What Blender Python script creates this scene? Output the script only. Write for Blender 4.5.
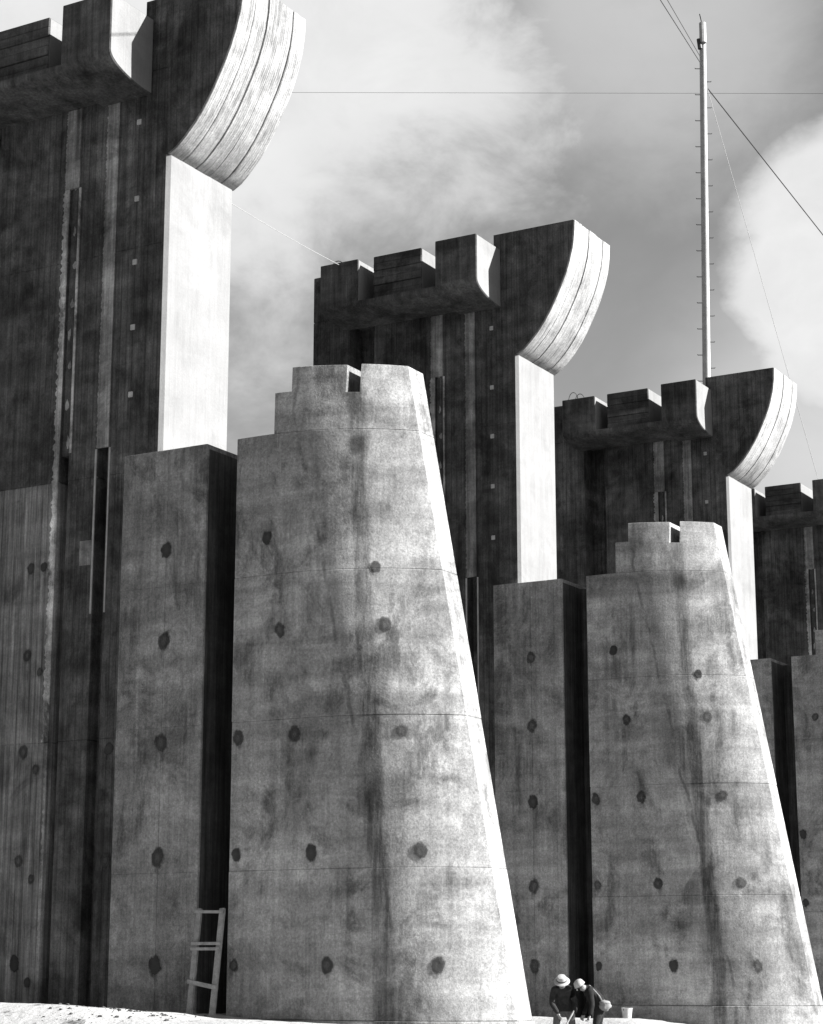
import bpy, bmesh, math, random
from mathutils import Vector, Matrix, Euler, noise as mnoise
random.seed(7)
R_ = math.radians
for o in list(bpy.data.objects):
    bpy.data.objects.remove(o, do_unlink=True)
scene = bpy.context.scene
COL = scene.collection

# ------------------------------------------------------------------ camera, light, exposure
# axes: X runs along the row of piers, Y along each pier (downstream nose at Y = 0, downstream is -Y)
CAM = Vector((-29.264, -22.049, 1.1))
YAW = 0.5173            # the X axis lies this far to the right of the view direction
PITCH = 0.2231
FPX = 2005.0
cam_d = bpy.data.cameras.new('camera')
cam = bpy.data.objects.new('camera', cam_d)
COL.objects.link(cam)
cam.location = CAM
FWD = Vector((math.cos(YAW) * math.cos(PITCH), math.sin(YAW) * math.cos(PITCH), math.sin(PITCH)))
cam.rotation_euler = FWD.to_track_quat('-Z', 'Y').to_euler()
cam_d.sensor_fit = 'VERTICAL'
cam_d.sensor_height = 36.0
cam_d.lens = FPX * 36.0 / 1024.0
cam_d.clip_start = 0.5
cam_d.clip_end = 6000
scene.camera = cam
RIGHT = Vector((math.sin(YAW), -math.cos(YAW), 0))
UPV = RIGHT.cross(FWD)


def ray(px, py):
    return (FWD + RIGHT * ((px - 411.5) / FPX) - UPV * ((py - 512) / FPX)).normalized()


def at(px, py, dist):
    d = ray(px, py)
    return CAM + d * (dist / d.dot(FWD))


SUN = Vector((1.0, -3.1, 1.75)).normalized()
EXPOSURE = 1.75
SUN_EL = math.asin(SUN.z)
SUN_ROT = math.atan2(SUN.x, SUN.y)
sun_d = bpy.data.lights.new('sun', 'SUN')
sun_d.energy = 5.0
sun_d.angle = R_(0.5)
sun_d.color = (1.0, 0.995, 0.985)
sun = bpy.data.objects.new('sun', sun_d)
COL.objects.link(sun)
sun.location = (0, -60, 60)
sun.rotation_euler = (-SUN).to_track_quat('-Z', 'Y').to_euler()

scene.view_settings.view_transform = 'Standard'
scene.view_settings.look = 'None'
scene.view_settings.gamma = 1.0
scene.view_settings.use_curve_mapping = False
scene.view_settings.exposure = EXPOSURE


class NT:
    """small helper to wire shader nodes"""
    def __init__(self, tree):
        self.t = tree
        tree.nodes.clear()

    def n(self, kind, **kw):
        nd = self.t.nodes.new(kind)
        for k, v in kw.items():
            if hasattr(nd, k) and k not in ('inputs',):
                setattr(nd, k, v)
            else:
                nd.inputs[k].default_value = v
        return nd

    def put(self, v, sock):
        if hasattr(v, 'is_linked') or isinstance(v, bpy.types.NodeSocket):
            self.t.links.new(v, sock)
        else:
            sock.default_value = v

    def m(self, op, a, b=0.0, c=0.0, clamp=False):
        nd = self.t.nodes.new('ShaderNodeMath')
        nd.operation = op
        nd.use_clamp = clamp
        for i, v in enumerate((a, b, c)):
            self.put(v, nd.inputs[i])
        return nd.outputs[0]

    def vm(self, op, a, b=(0, 0, 0)):
        nd = self.t.nodes.new('ShaderNodeVectorMath')
        nd.operation = op
        self.put(a, nd.inputs[0])
        if op == 'SCALE':
            self.put(b, nd.inputs['Scale'])
        else:
            self.put(b, nd.inputs[1])
        return nd.outputs['Value'] if op in ('DOT_PRODUCT', 'LENGTH', 'DISTANCE') else nd.outputs[0]

    def noise(self, vec, scale=1.0, detail=4.0, rough=0.55, dist=0.0):
        nd = self.t.nodes.new('ShaderNodeTexNoise')
        self.put(vec, nd.inputs['Vector'])
        nd.inputs['Scale'].default_value = scale
        nd.inputs['Detail'].default_value = detail
        nd.inputs['Roughness'].default_value = rough
        nd.inputs['Distortion'].default_value = dist
        return nd.outputs['Fac']

    def ss(self, v, lo, hi, a=0.0, b=1.0):
        nd = self.t.nodes.new('ShaderNodeMapRange')
        nd.interpolation_type = 'SMOOTHSTEP'
        self.put(v, nd.inputs['Value'])
        for k, x in (('From Min', lo), ('From Max', hi), ('To Min', a), ('To Max', b)):
            self.put(x, nd.inputs[k])
        return nd.outputs[0]

    def lin(self, v, lo, hi, a, b):
        nd = self.t.nodes.new('ShaderNodeMapRange')
        self.put(v, nd.inputs['Value'])
        for k, x in (('From Min', lo), ('From Max', hi), ('To Min', a), ('To Max', b)):
            self.put(x, nd.inputs[k])
        return nd.outputs[0]

    def stretch(self, vec, s):
        return self.vm('MULTIPLY', vec, s)


# ------------------------------------------------------------------ sky: clear winter sky on orthochrome film, broken cloud
world = bpy.data.worlds.new('World')
scene.world = world
world.use_nodes = True
w = NT(world.node_tree)
tc = w.n('ShaderNodeTexCoord')
dirv = w.vm('NORMALIZE', tc.outputs['Generated'])
sky = w.t.nodes.new('ShaderNodeTexSky')
sky.sky_type = 'NISHITA'
sky.sun_disc = False
sky.sun_elevation = SUN_EL
sky.sun_rotation = SUN_ROT
sky.altitude = 600
sky.dust_density = 1.0
bw = w.t.nodes.new('ShaderNodeRGBToBW')
w.t.links.new(sky.outputs[0], bw.inputs[0])
SKY_GAIN = 0.42
clear = w.m('MULTIPLY', bw.outputs[0], SKY_GAIN)
# cloud cover: soft fields of noise; two banks stand where the photograph has them
n1 = w.noise(w.stretch(dirv, (1, 1, 1.7)), 5.0, 7, 0.58, 0.35)
n2 = w.noise(w.stretch(dirv, (1, 1, 1.5)), 17.0, 6, 0.62, 0.3)
n3 = w.noise(w.stretch(dirv, (1, 1, 2.0)), 2.2, 3, 0.5, 0.2)
wob = w.m('ADD', w.m('MULTIPLY', w.m('SUBTRACT', n1, 0.5), 1.0), w.m('MULTIPLY', w.m('SUBTRACT', n2, 0.5), 0.75))


def bank(px, py, rad, soft, amp):
    d = w.vm('DISTANCE', dirv, tuple(ray(px, py)))
    d = w.m('ADD', w.m('DIVIDE', d, rad), w.m('MULTIPLY', wob, amp))
    return w.ss(d, 1.0 - soft, 1.0 + soft, 1.0, 0.0)


b1 = bank(90, -150, 0.235, 0.26, 0.85)
b2 = bank(895, 268, 0.074, 0.17, 0.6)
b4 = w.m('MULTIPLY', bank(640, -40, 0.085, 0.6, 1.1), 0.55)
b5 = w.m('MULTIPLY', bank(850, 430, 0.07, 0.8, 0.7), 0.65)
gen = w.m('MULTIPLY', w.ss(w.m('ADD', n3, w.m('MULTIPLY', wob, 0.5)), 0.60, 0.80), 0.6)
veil = w.m('MULTIPLY', w.ss(n1, 0.35, 0.75), 0.16)
cl = w.m('MAXIMUM', w.m('MAXIMUM', b1, b2), w.m('MAXIMUM', w.m('MAXIMUM', b4, b5), gen))
cl = w.m('MAXIMUM', cl, veil)
bright = w.m('MULTIPLY', w.lin(n2, 0.3, 0.7, 0.93, 1.06), 2.5)
val = w.m('ADD', w.m('MULTIPLY', clear, w.m('SUBTRACT', 1.0, cl)), w.m('MULTIPLY', bright, cl))
bg = w.t.nodes.new('ShaderNodeBackground')
w.t.links.new(val, bg.inputs['Color'])
bg.inputs['Strength'].default_value = 0.1
wo = w.t.nodes.new('ShaderNodeOutputWorld')
w.t.links.new(bg.outputs[0], wo.inputs['Surface'])


# ------------------------------------------------------------------ materials
def new_mat(name):
    m = bpy.data.materials.new(name)
    m.use_nodes = True
    return m, NT(m.node_tree)


def finish(t, color, rough=0.9, bump=None, bump_d=0.01, alpha=None, metallic=0.0, spec=0.25):
    bs = t.t.nodes.new('ShaderNodeBsdfPrincipled')
    t.put(color, bs.inputs['Base Color'])
    t.put(rough, bs.inputs['Roughness'])
    bs.inputs['Metallic'].default_value = metallic
    bs.inputs['Specular IOR Level'].default_value = spec
    if bump is not None:
        b = t.t.nodes.new('ShaderNodeBump')
        b.inputs['Strength'].default_value = 1.0
        b.inputs['Distance'].default_value = bump_d
        t.put(bump, b.inputs['Height'])
        t.t.links.new(b.outputs[0], bs.inputs['Normal'])
    if alpha is not None:
        t.put(alpha, bs.inputs['Alpha'])
    o = t.t.nodes.new('ShaderNodeOutputMaterial')
    t.t.links.new(bs.outputs[0], o.inputs['Surface'])


def simple(name, v, rough=0.8, var=0.25, scale=6.0, bump=0.004, spec=0.25, metallic=0.0):
    m, t = new_mat(name)
    pos = t.n('ShaderNodeNewGeometry').outputs['Position']
    a = t.noise(pos, scale, 5, 0.6)
    b = t.noise(pos, scale * 7, 4, 0.6)
    c = t.m('MULTIPLY', t.lin(a, 0.25, 0.75, 1 - var, 1 + var), v)
    c = t.m('MULTIPLY', c, t.lin(b, 0.3, 0.7, 1 - var * .5, 1 + var * .5))
    finish(t, c, rough, b, bump, spec=spec, metallic=metallic)
    return m


def concrete(name, v, mottle=0.35, streak=0.25, hband=0.2, board=0.0, boardw=0.16, horizontal=False,
             stain=False, grain=0.2, boardx=False, grime=0.0, arcs=0.0):
    """cast concrete: blotches, run-down streaks, pour bands, board marks and grain"""
    m, t = new_mat(name)
    g = t.n('ShaderNodeNewGeometry')
    pos = g.outputs['Position']
    loc = t.n('ShaderNodeTexCoord').outputs['Object']
    big = t.noise(pos, 0.55, 6, 0.62, 0.3)
    mid = t.noise(pos, 2.3, 6, 0.66, 0.4)
    fine = t.noise(pos, 22.0, 4, 0.7)
    vfine = t.noise(pos, 75.0, 2, 0.7)
    run = t.noise(t.stretch(pos, (1, 1, 0.05)), 5.0, 5, 0.6)
    run2 = t.noise(t.stretch(pos, (1, 1, 0.03)), 17.0, 4, 0.65)
    band = t.noise(t.stretch(pos, (0.12, 0.12, 1.0)), 2.2, 4, 0.6, 0.4)
    c = t.m('MULTIPLY', t.lin(big, 0.34, 0.66, 1 - mottle, 1 + mottle), v)
    c = t.m('MULTIPLY', c, t.lin(mid, 0.34, 0.66, 1 - mottle * .7, 1 + mottle * .7))
    c = t.m('MULTIPLY', c, t.lin(run, 0.34, 0.66, 1 - streak, 1 + streak))
    c = t.m('MULTIPLY', c, t.lin(run2, 0.32, 0.68, 1 - streak * 1.1, 1 + streak * 1.1))
    c = t.m('MULTIPLY', c, t.lin(band, 0.36, 0.64, 1 - hband, 1 + hband))
    c = t.m('MULTIPLY', c, t.lin(fine, 0.3, 0.7, 1 - grain, 1 + grain))
    c = t.m('MULTIPLY', c, t.lin(vfine, 0.3, 0.7, 1 - grain, 1 + grain))
    if arcs > 0:
        ar = t.noise(t.stretch(pos, (1, 0.10, 0.10)), 16.0, 6, 0.75, 0.15)
        ap = t.noise(pos, 1.6, 4, 0.6)
        c = t.m('MULTIPLY', c, t.m('SUBTRACT', 1.0, t.m('MULTIPLY', t.m('MULTIPLY', t.ss(ar, 0.46, 0.60), t.ss(ap, 0.38, 0.58)), arcs)))
    if grime > 0:
        gr = t.noise(t.vm('ADD', t.stretch(pos, (1, 1, 0.8)), (31.0, 7.0, 3.0)), 0.8, 9, 0.72, 0.6)
        gs = t.noise(t.stretch(pos, (1, 1, 0.11)), 3.1, 6, 0.7, 0.2)
        gmask = t.m('MULTIPLY', t.ss(gr, 0.46, 0.62), t.lin(gs, 0.38, 0.58, 0.25, 1.0))
        c = t.m('MULTIPLY', c, t.m('SUBTRACT', 1.0, t.m('MULTIPLY', gmask, grime)))
        eff = t.ss(t.noise(t.stretch(pos, (1, 1, 0.07)), 7.5, 6, 0.7), 0.60, 0.72)
        c = t.m('MULTIPLY', c, t.m('ADD', 1.0, t.m('MULTIPLY', eff, grime * 0.6)))
    sep = t.n('ShaderNodeSeparateXYZ')
    t.t.links.new(loc, sep.inputs[0])
    x, y, z = sep.outputs
    h = t.m('ADD', t.m('MULTIPLY', fine, 0.35), t.m('MULTIPLY', mid, 0.5))
    if board > 0:
        along = z if horizontal else (x if boardx else y)
        q = t.m('DIVIDE', along, boardw)
        fr = t.m('FRACT', q)
        cell = t.m('FLOOR', q)
        wn = t.n('ShaderNodeTexWhiteNoise', noise_dimensions='1D')
        t.put(cell, wn.inputs['W'])
        tone = wn.outputs['Value']
        edge = t.m('MINIMUM', fr, t.m('SUBTRACT', 1.0, fr))
        line = t.ss(edge, 0.02, 0.09, 1.0, 0.0)
        c = t.m('MULTIPLY', c, t.lin(tone, 0, 1, 1 - board, 1 + board))
        c = t.m('MULTIPLY', c, t.m('SUBTRACT', 1.0, t.m('MULTIPLY', line, board * 0.9)))
        h = t.m('ADD', h, t.m('ADD', t.m('MULTIPLY', tone, 0.7), t.m('MULTIPLY', line, 0.8)))
    if stain:
        # water stain running from the notch in the crest, with a dark ragged edge
        zz = t.lin(z, 0.5, 11.2, -5.02, -4.12)
        wv = t.m('MULTIPLY', t.m('SUBTRACT', t.noise(t.stretch(pos, (0.2, 0.2, 0.6)), 1.3, 4, 0.6), 0.5), 0.22)
        off = t.m('ADD', t.m('SUBTRACT', y, zz), wv)
        rag = t.m('MULTIPLY', t.m('SUBTRACT', t.noise(t.stretch(pos, (1, 1, 0.12)), 9.0, 5, 0.7), 0.5), 0.22)
        wid = t.lin(z, 0.0, 11.2, 0.17, 0.12)
        d = t.m('ABSOLUTE', off)
        core = t.ss(t.m('ADD', d, rag), t.m('SUBTRACT', wid, 0.06), t.m('ADD', wid, 0.05), 1.0, 0.0)
        zlim = t.ss(z, 11.3, 11.5, 1.0, 0.0)
        core = t.m('MULTIPLY', core, zlim)
        brk = t.m('MULTIPLY', t.lin(t.noise(t.stretch(pos, (1, 1, 0.3)), 2.0, 4, 0.65), 0.35, 0.6, 0.55, 1.0), t.lin(t.noise(t.stretch(pos, (1, 1, 0.025)), 14.0, 5, 0.7), 0.4, 0.56, 0.5, 1.0))
        c = t.m('MULTIPLY', c, t.m('SUBTRACT', 1.0, t.m('MULTIPLY', t.m('MULTIPLY', core, brk), 0.66)))
        # mineral crust and thin runs along the tangent of the flare
        tz = t.lin(z, 0.5, 10.6, -5.35, -3.16)
        off2 = t.m('ADD', t.m('SUBTRACT', y, tz), t.m('MULTIPLY', wv, 1.6))
        thin = t.ss(t.m('ABSOLUTE', t.m('ADD', off2, t.m('MULTIPLY', rag, 0.2))), 0.012, 0.05, 1.0, 0.0)
        thin = t.m('MULTIPLY', thin, t.ss(t.noise(pos, 1.6, 4, 0.6), 0.42, 0.6))
        c = t.m('MULTIPLY', c, t.m('SUBTRACT', 1.0, t.m('MULTIPLY', thin, 0.4)))
        off3 = t.m('ADD', off2, -0.16)
        crust = t.ss(t.m('ABSOLUTE', t.m('ADD', off3, t.m('MULTIPLY', rag, 0.4))), 0.0, 0.05, 1.0, 0.0)
        crust = t.m('MULTIPLY', crust, t.ss(t.noise(pos, 1.1, 4, 0.6), 0.48, 0.62))
        c = t.m('MULTIPLY', c, t.m('ADD', 1.0, t.m('MULTIPLY', crust, 0.3)))
        # dark drip mark on the pour line below the notch
        dd = t.m('ADD', t.m('POWER', t.m('DIVIDE', t.m('SUBTRACT', y, -4.2), 0.17), 2.0),
                 t.m('POWER', t.m('DIVIDE', t.m('SUBTRACT', z, 10.12), 0.2), 2.0))
        c = t.m('MULTIPLY', c, t.ss(t.m('ADD', dd, t.m('MULTIPLY', rag, 1.5)), 0.2, 1.2, 0.5, 1.0))
        # damp tide band under the crest lift and along the foot
        tide = t.ss(t.m('ABSOLUTE', t.m('SUBTRACT', z, t.m('ADD', 10.2, t.m('MULTIPLY', wv, 1.5)))), 0.05, 0.45, 1.0, 0.0)
        c = t.m('MULTIPLY', c, t.m('SUBTRACT', 1.0, t.m('MULTIPLY', t.m('MULTIPLY', tide, t.ss(mid, 0.4, 0.6)), 0.35)))
    finish(t, c, 0.92, h, 0.012, spec=0.2)
    return m


M = {}
M['shaft'] = concrete('board_formed_concrete_dark', 0.08, 0.5, 0.24, 0.16, board=0.05, boardw=0.15, grime=0.6, grain=0.3)  # stained dark concrete, part of the side's shade also put into the colour
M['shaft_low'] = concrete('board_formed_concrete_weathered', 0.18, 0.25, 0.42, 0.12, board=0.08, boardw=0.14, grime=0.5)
M['ledge'] = concrete('ledge_concrete_dark', 0.085, 0.4, 0.25, 0.2, grime=0.5)  # darkened so the colour carries part of the shade on the ledge
M['parapet'] = concrete('horizontal_board_concrete_dark', 0.075, 0.35, 0.15, 0.45, board=0.2, boardw=0.2025, horizontal=True, grime=0.55)  # stains, plus shade of the set-back front put into the colour
M['nose'] = concrete('rubbed_pale_concrete', 0.19, 0.05, 0.05, 0.03, grain=0.06, grime=0.16)  # lit copy of the concrete: sun on downstream faces put into the colour
M['curve'] = concrete('curved_board_concrete', 0.34, 0.15, 0.1, 0.1, board=0.10, boardw=0.06, boardx=True, grime=0.3, arcs=0.42)  # board marks real, paleness adds sun brightness to the bracket curve
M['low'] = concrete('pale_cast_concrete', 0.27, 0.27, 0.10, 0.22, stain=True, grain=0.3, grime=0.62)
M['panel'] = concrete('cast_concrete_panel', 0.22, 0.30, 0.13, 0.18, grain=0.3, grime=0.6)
M['filler'] = concrete('mortar_fill', 0.22, 0.4, 0.3, 0.2, grime=0.6)
M['tar'] = concrete('tarred_joint_face', 0.05, 0.3, 0.4, 0.1)  # near-black colour standing in for the shade inside the slot
M['mortar'] = concrete('pale_mortar_edge', 0.36, 0.5, 0.3, 0.2, grime=0.85)
M['steel'] = simple('dull_steel', 0.3, 0.5, 0.3, 4.0, 0.002, 0.5)
M['darksteel'] = simple('dark_steel', 0.03, 0.6, 0.3, 4.0, 0.002, 0.4)
M['zinc'] = simple('pale_metal_plate', 0.42, 0.6, 0.3, 9.0)
M['wood'] = simple('weathered_timber', 0.24, 0.85, 0.35, 9.0)
M['pole'] = simple('pale_pole_timber', 0.42, 0.8, 0.2, 3.0)
M['wire'] = simple('dark_wire', 0.03, 0.7, 0.1)
M['brightwire'] = simple('bright_wire', 0.3, 0.5, 0.1)
M['jacket'] = simple('dark_work_jacket', 0.018, 0.95, 0.4, 14.0, 0.01, 0.1)
M['coat'] = simple('faded_work_coat', 0.03, 0.95, 0.4, 14.0, 0.01, 0.1)
M['trousers'] = simple('pale_dusty_trousers', 0.11, 0.95, 0.35, 12.0, 0.01, 0.1)
M['darktrousers'] = simple('dark_dungarees', 0.022, 0.95, 0.35, 12.0, 0.01, 0.1)
M['skin'] = simple('skin', 0.2, 0.6, 0.1, 10.0, 0.002, 0.3)
M['hat'] = simple('pale_felt_hat', 0.33, 0.9, 0.15, 15.0, 0.003, 0.1)
M['canvas'] = simple('pale_canvas', 0.2, 0.95, 0.25, 14.0, 0.01, 0.1)
M['leather'] = simple('dark_leather', 0.04, 0.7, 0.3, 14.0, 0.005, 0.3)
M['pail'] = simple('galvanised_pail', 0.4, 0.5, 0.2, 9.0, 0.002, 0.5)
M['clod'] = simple('dark_earth_clod', 0.06, 0.95, 0.4, 9.0, 0.02)

# dark oil-stained form tie holes: ring and core, ragged alpha edge
tm, t = new_mat('form_tie_stain')
oc = t.n('ShaderNodeTexCoord').outputs['Object']
gp = t.n('ShaderNodeNewGeometry').outputs['Position']
nr = t.noise(gp, 9.0, 4, 0.6)
sp = t.n('ShaderNodeSeparateXYZ')
t.t.links.new(oc, sp.inputs[0])
rad = t.m('SQRT', t.m('ADD', t.m('POWER', sp.outputs[0], 2.0), t.m('POWER', t.m('MULTIPLY', sp.outputs[1], 0.82), 2.0)))
rr = t.m('ADD', t.m('DIVIDE', rad, 0.135), t.m('MULTIPLY', t.m('SUBTRACT', nr, 0.5), 0.9))
oi = t.n('ShaderNodeObjectInfo')
core = t.m('MULTIPLY', t.ss(rr, 0.25, 0.5, 1.0, 0.0), t.lin(oi.outputs['Random'], 0, 1, 0.0, 0.07))
colr = t.m('ADD', core, t.lin(nr, 0.3, 0.7, 0.028, 0.05))
drip = t.m('MULTIPLY', t.ss(t.m('ABSOLUTE', sp.outputs[0]), 0.01, 0.07, 1, 0), t.ss(sp.outputs[1], -0.3, -0.1, 0.0, 0.35))
drip = t.m('MULTIPLY', drip, t.ss(sp.outputs[1], -0.02, 0.0, 1.0, 0.0))
alpha = t.m('MAXIMUM', t.m('MULTIPLY', t.ss(rr, 0.72, 1.05, 1.0, 0.0), t.lin(oi.outputs['Random'], 0, 1, 0.95, 0.6)), drip)
finish(t, colr, 0.9, nr, 0.01, alpha=alpha)
M['tie'] = tm

# ground: pale sand and thin snow swept against the piers, earth beyond darkened to cut bounce light
gm, t = new_mat('sand_and_earth')
pos = t.n('ShaderNodeNewGeometry').outputs['Position']
sp = t.n('ShaderNodeSeparateXYZ')
t.t.links.new(pos, sp.inputs[0])
a = t.noise(pos, 0.2, 5, 0.6)
b = t.noise(pos, 1.4, 6, 0.65)
c2 = t.noise(pos, 9.0, 5, 0.7)
dw = t.m('ADD', t.m('ABSOLUTE', t.m('ADD', sp.outputs[1], 1.5)), t.m('MULTIPLY', t.m('SUBTRACT', a, 0.5), 5.0))
pale = t.ss(dw, 6.5, 10.5, 1.0, 0.0)
dirt = t.ss(t.m('ADD', b, t.m('MULTIPLY', c2, 0.25)), 0.70, 0.80)
vp = t.m('MULTIPLY', t.lin(c2, 0.3, 0.7, 0.9, 1.08), 0.36)
vp = t.m('ADD', t.m('MULTIPLY', vp, t.m('SUBTRACT', 1, dirt)), t.m('MULTIPLY', dirt, 0.1))
ve = t.m('MULTIPLY', t.lin(b, 0.3, 0.7, 0.75, 1.25), 0.05)
vv = t.m('ADD', t.m('MULTIPLY', vp, pale), t.m('MULTIPLY', ve, t.m('SUBTRACT', 1.0, pale)))
finish(t, vv, 0.95, t.m('ADD', b, t.m('MULTIPLY', c2, 0.4)), 0.05, spec=0.1)
M['ground'] = gm


# ------------------------------------------------------------------ mesh helpers
def link(name, me, mat=None, parent=None, smooth=None):
    o = bpy.data.objects.new(name, me)
    COL.objects.link(o)
    if mat is not None and not me.materials:
        me.materials.append(M[mat])
    if parent is not None:
        o.parent = parent
    if smooth:
        me.polygons.foreach_set('use_smooth', [True] * len(me.polygons))
        me.set_sharp_from_angle(angle=R_(smooth))
    return o


def pydata(name, v, f):
    me = bpy.data.meshes.new(name)
    me.from_pydata([tuple(p) for p in v], [], f)
    bm = bmesh.new()
    bm.from_mesh(me)
    bmesh.ops.recalc_face_normals(bm, faces=bm.faces)
    bm.to_mesh(me)
    bm.free()
    me.update()
    return me


def loft(rings, caps=True):
    n = len(rings[0])
    v = [p for r in rings for p in r]
    f = []
    for k in range(len(rings) - 1):
        for i in range(n):
            j = (i + 1) % n
            f.append((k * n + i, k * n + j, (k + 1) * n + j, (k + 1) * n + i))
    if caps:
        f.append(tuple(range(n))[::-1])
        f.append(tuple((len(rings) - 1) * n + i for i in range(n)))
    return v, f


def offset(poly, d):
    """shift a closed 2D outline inwards by d along vertex normals"""
    n = len(poly)
    ar = sum(poly[i][0] * poly[(i + 1) % n][1] - poly[(i + 1) % n][0] * poly[i][1] for i in range(n))
    s = 1 if ar > 0 else -1
    out = []
    for i in range(n):
        p0, p1, p2 = Vector(poly[i - 1]), Vector(poly[i]), Vector(poly[(i + 1) % n])
        e1, e2 = (p1 - p0), (p2 - p1)
        n1 = Vector((-e1.y, e1.x)).normalized() * s if e1.length > 1e-6 else Vector((0, 0))
        n2 = Vector((-e2.y, e2.x)).normalized() * s if e2.length > 1e-6 else Vector((0, 0))
        nn = n1 + n2
        k = nn.length_squared
        nn = nn * (2.0 / k) if k > 0.2 else n1
        if nn.length > 1.6:
            nn = nn.normalized() * 1.6
        out.append(tuple(p1 + nn * d))
    return out


def lift_mesh(name, sec, z0, z1, ch=0.018, nz=1, grow=0.0):
    """a pour of concrete between two heights; sec(z) gives the outline; arrises chamfered so joints read as grooves"""
    zs = [z0, z0 + ch] + [z0 + ch + (z1 - z0 - 2 * ch) * k / nz for k in range(1, nz)] + [z1 - ch, z1]
    rings = []
    for i, z in enumerate(zs):
        d = (ch if i in (0, len(zs) - 1) else 0.0) - grow
        p = sec(z)
        if abs(d) > 1e-6:
            p = offset(p, d)
        rings.append([(x, y, z) for x, y in p])
    return pydata(name, *loft(rings))


def extrude_y(name, poly, y0, y1, ch=0.02):
    """outline in XZ pushed along Y with eased ends"""
    pi = offset(poly, ch)
    rings = [[(x, y0, z) for x, z in pi], [(x, y0 + ch, z) for x, z in poly],
             [(x, y1 - ch, z) for x, z in poly], [(x, y1, z) for x, z in pi]]
    return pydata(name, *loft(rings))


def extrude_x(name, poly, x0, x1, ch=0.0):
    if ch:
        pi = offset(poly, ch)
        rings = [[(x0, y, z) for y, z in pi], [(x0 + ch, y, z) for y, z in poly],
                 [(x1 - ch, y, z) for y, z in poly], [(x1, y, z) for y, z in pi]]
    else:
        rings = [[(x0, y, z) for y, z in poly], [(x1, y, z) for y, z in poly]]
    return pydata(name, *loft(rings))


def box_me(name, a, b, ch=0.0):
    (x0, y0, z0), (x1, y1, z1) = a, b
    poly = [(x0, y0), (x1, y0), (x1, y1), (x0, y1)]
    if ch:
        return lift_mesh(name, lambda z: poly, z0, z1, ch)
    return pydata(name, *loft([[(x, y, z0) for x, y in poly], [(x, y, z1) for x, y in poly]]))


def tube(name, pts, r, n=6, r1=None):
    pts = [Vector(p) for p in pts]
    rings = []
    for i, p in enumerate(pts):
        a = pts[max(0, i - 1)]
        b = pts[min(len(pts) - 1, i + 1)]
        d = (b - a).normalized()
        u = d.orthogonal().normalized() if i == 0 else (uu - d * uu.dot(d)).normalized()
        uu = u
        v = d.cross(u)
        rad = r if r1 is None else r + (r1 - r) * i / (len(pts) - 1)
        rings.append([p + (u * math.cos(2 * math.pi * k / n) + v * math.sin(2 * math.pi * k / n)) * rad for k in range(n)])
    return pydata(name, *loft(rings))


def tag(o, label, cat, group=None):
    o['label'] = label
    o['category'] = cat
    if group:
        o['group'] = group
    return o


def empty(name, loc=(0, 0, 0)):
    o = bpy.data.objects.new(name, None)
    o.empty_display_size = 0.5
    COL.objects.link(o)
    o.location = loc
    return o


# ------------------------------------------------------------------ ground
NP = 4
SPACING = 15.0


def interp(v, tab):
    if v <= tab[0][0]:
        return tab[0][1]
    for (a, p), (b, q) in zip(tab, tab[1:]):
        if v <= b:
            f = (v - a) / (b - a)
            f = f * f * (3 - 2 * f)
            return p + (q - p) * f
    return tab[-1][1]


FLOOR = -0.52
CREST0 = ((-9.5, -0.1), (-7.0, 0.30), (-3.9, 0.31), (-2.6, 0.38), (-1.6, 0.47), (-0.4, 0.53), (8.0, 0.53), (12.0, 0.2))
CREST1 = ((-7.5, -0.5), (-6.0, -0.3), (-4.9, -0.08), (-4.0, 0.02), (6.0, 0.03), (12.0, -0.2))


def ground_z(x, y):
    """a low bank of sand thrown up along the camera side of every pier"""
    z = FLOOR
    for k in range(NP):
        cx = k * SPACING
        lo = cx - (3.4 if k == 0 else 3.0)
        hi = cx + 1.2
        d = max(lo - x, 0.0) / (2.4 if k == 0 else 1.0) + max(x - hi, 0.0) / (2.0 if k == 0 else 3.2)
        c = interp(y, CREST0 if k == 0 else CREST1)
        c -= 0.16 * min(max((x - lo) / 2.6, 0.0), 1.0)
        far = max(abs(y) - 12.0, 0.0) / 6.0
        z = max(z, FLOOR + (c - FLOOR) * math.exp(-d * d - far * far))
    z += 0.03 * mnoise.noise((x * 0.55, y * 0.55, 0)) + 0.022 * mnoise.noise((x * 2.1, y * 2.1, 3)) + 0.01 * mnoise.noise((x * 6.1, y * 6.1, 5))
    return z


def axis(lo, hi, fine_lo, fine_hi, step):
    a = []
    v = fine_lo
    while v <= fine_hi + 1e-6:
        a.append(v)
        v += step
    s = step
    lft, rgt = [], []
    v = fine_lo
    while v > lo:
        s *= 1.35
        v -= s
        lft.append(v)
    s = step
    v = fine_hi
    while v < hi:
        s *= 1.35
        v += s
        rgt.append(v)
    return lft[::-1] + a + rgt


xs = axis(-2500, 2500, -8, 34, 0.25)
ys = axis(-2500, 2500, -12, 8, 0.25)
gv, gf = [], []
for y in ys:
    for x in xs:
        far = abs(x) > 70 or abs(y) > 50
        gv.append((x, y, FLOOR if far else ground_z(x, y)))
nx = len(xs)
for j in range(len(ys) - 1):
    for i in range(nx - 1):
        a = j * nx + i
        gf.append((a, a + 1, a + nx + 1, a + nx))
gme = bpy.data.meshes.new('ground')
gme.from_pydata(gv, [], gf)
ground = link('ground', gme, 'ground')
gme.polygons.foreach_set('use_smooth', [True] * len(gme.polygons))
ground['kind'] = 'structure'

# ------------------------------------------------------------------ the pier
T = 2.2                      # thickness of the tall shaft
CXP = T / 2
WX = -0.3                     # face of the wider lower pier
NL, NR = 0.83, T - 0.83       # flat sloping cutwater
TH = R_(46)
RC = (NL - WX) / (1 - math.cos(TH))
DYC = RC * math.sin(TH)


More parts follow.
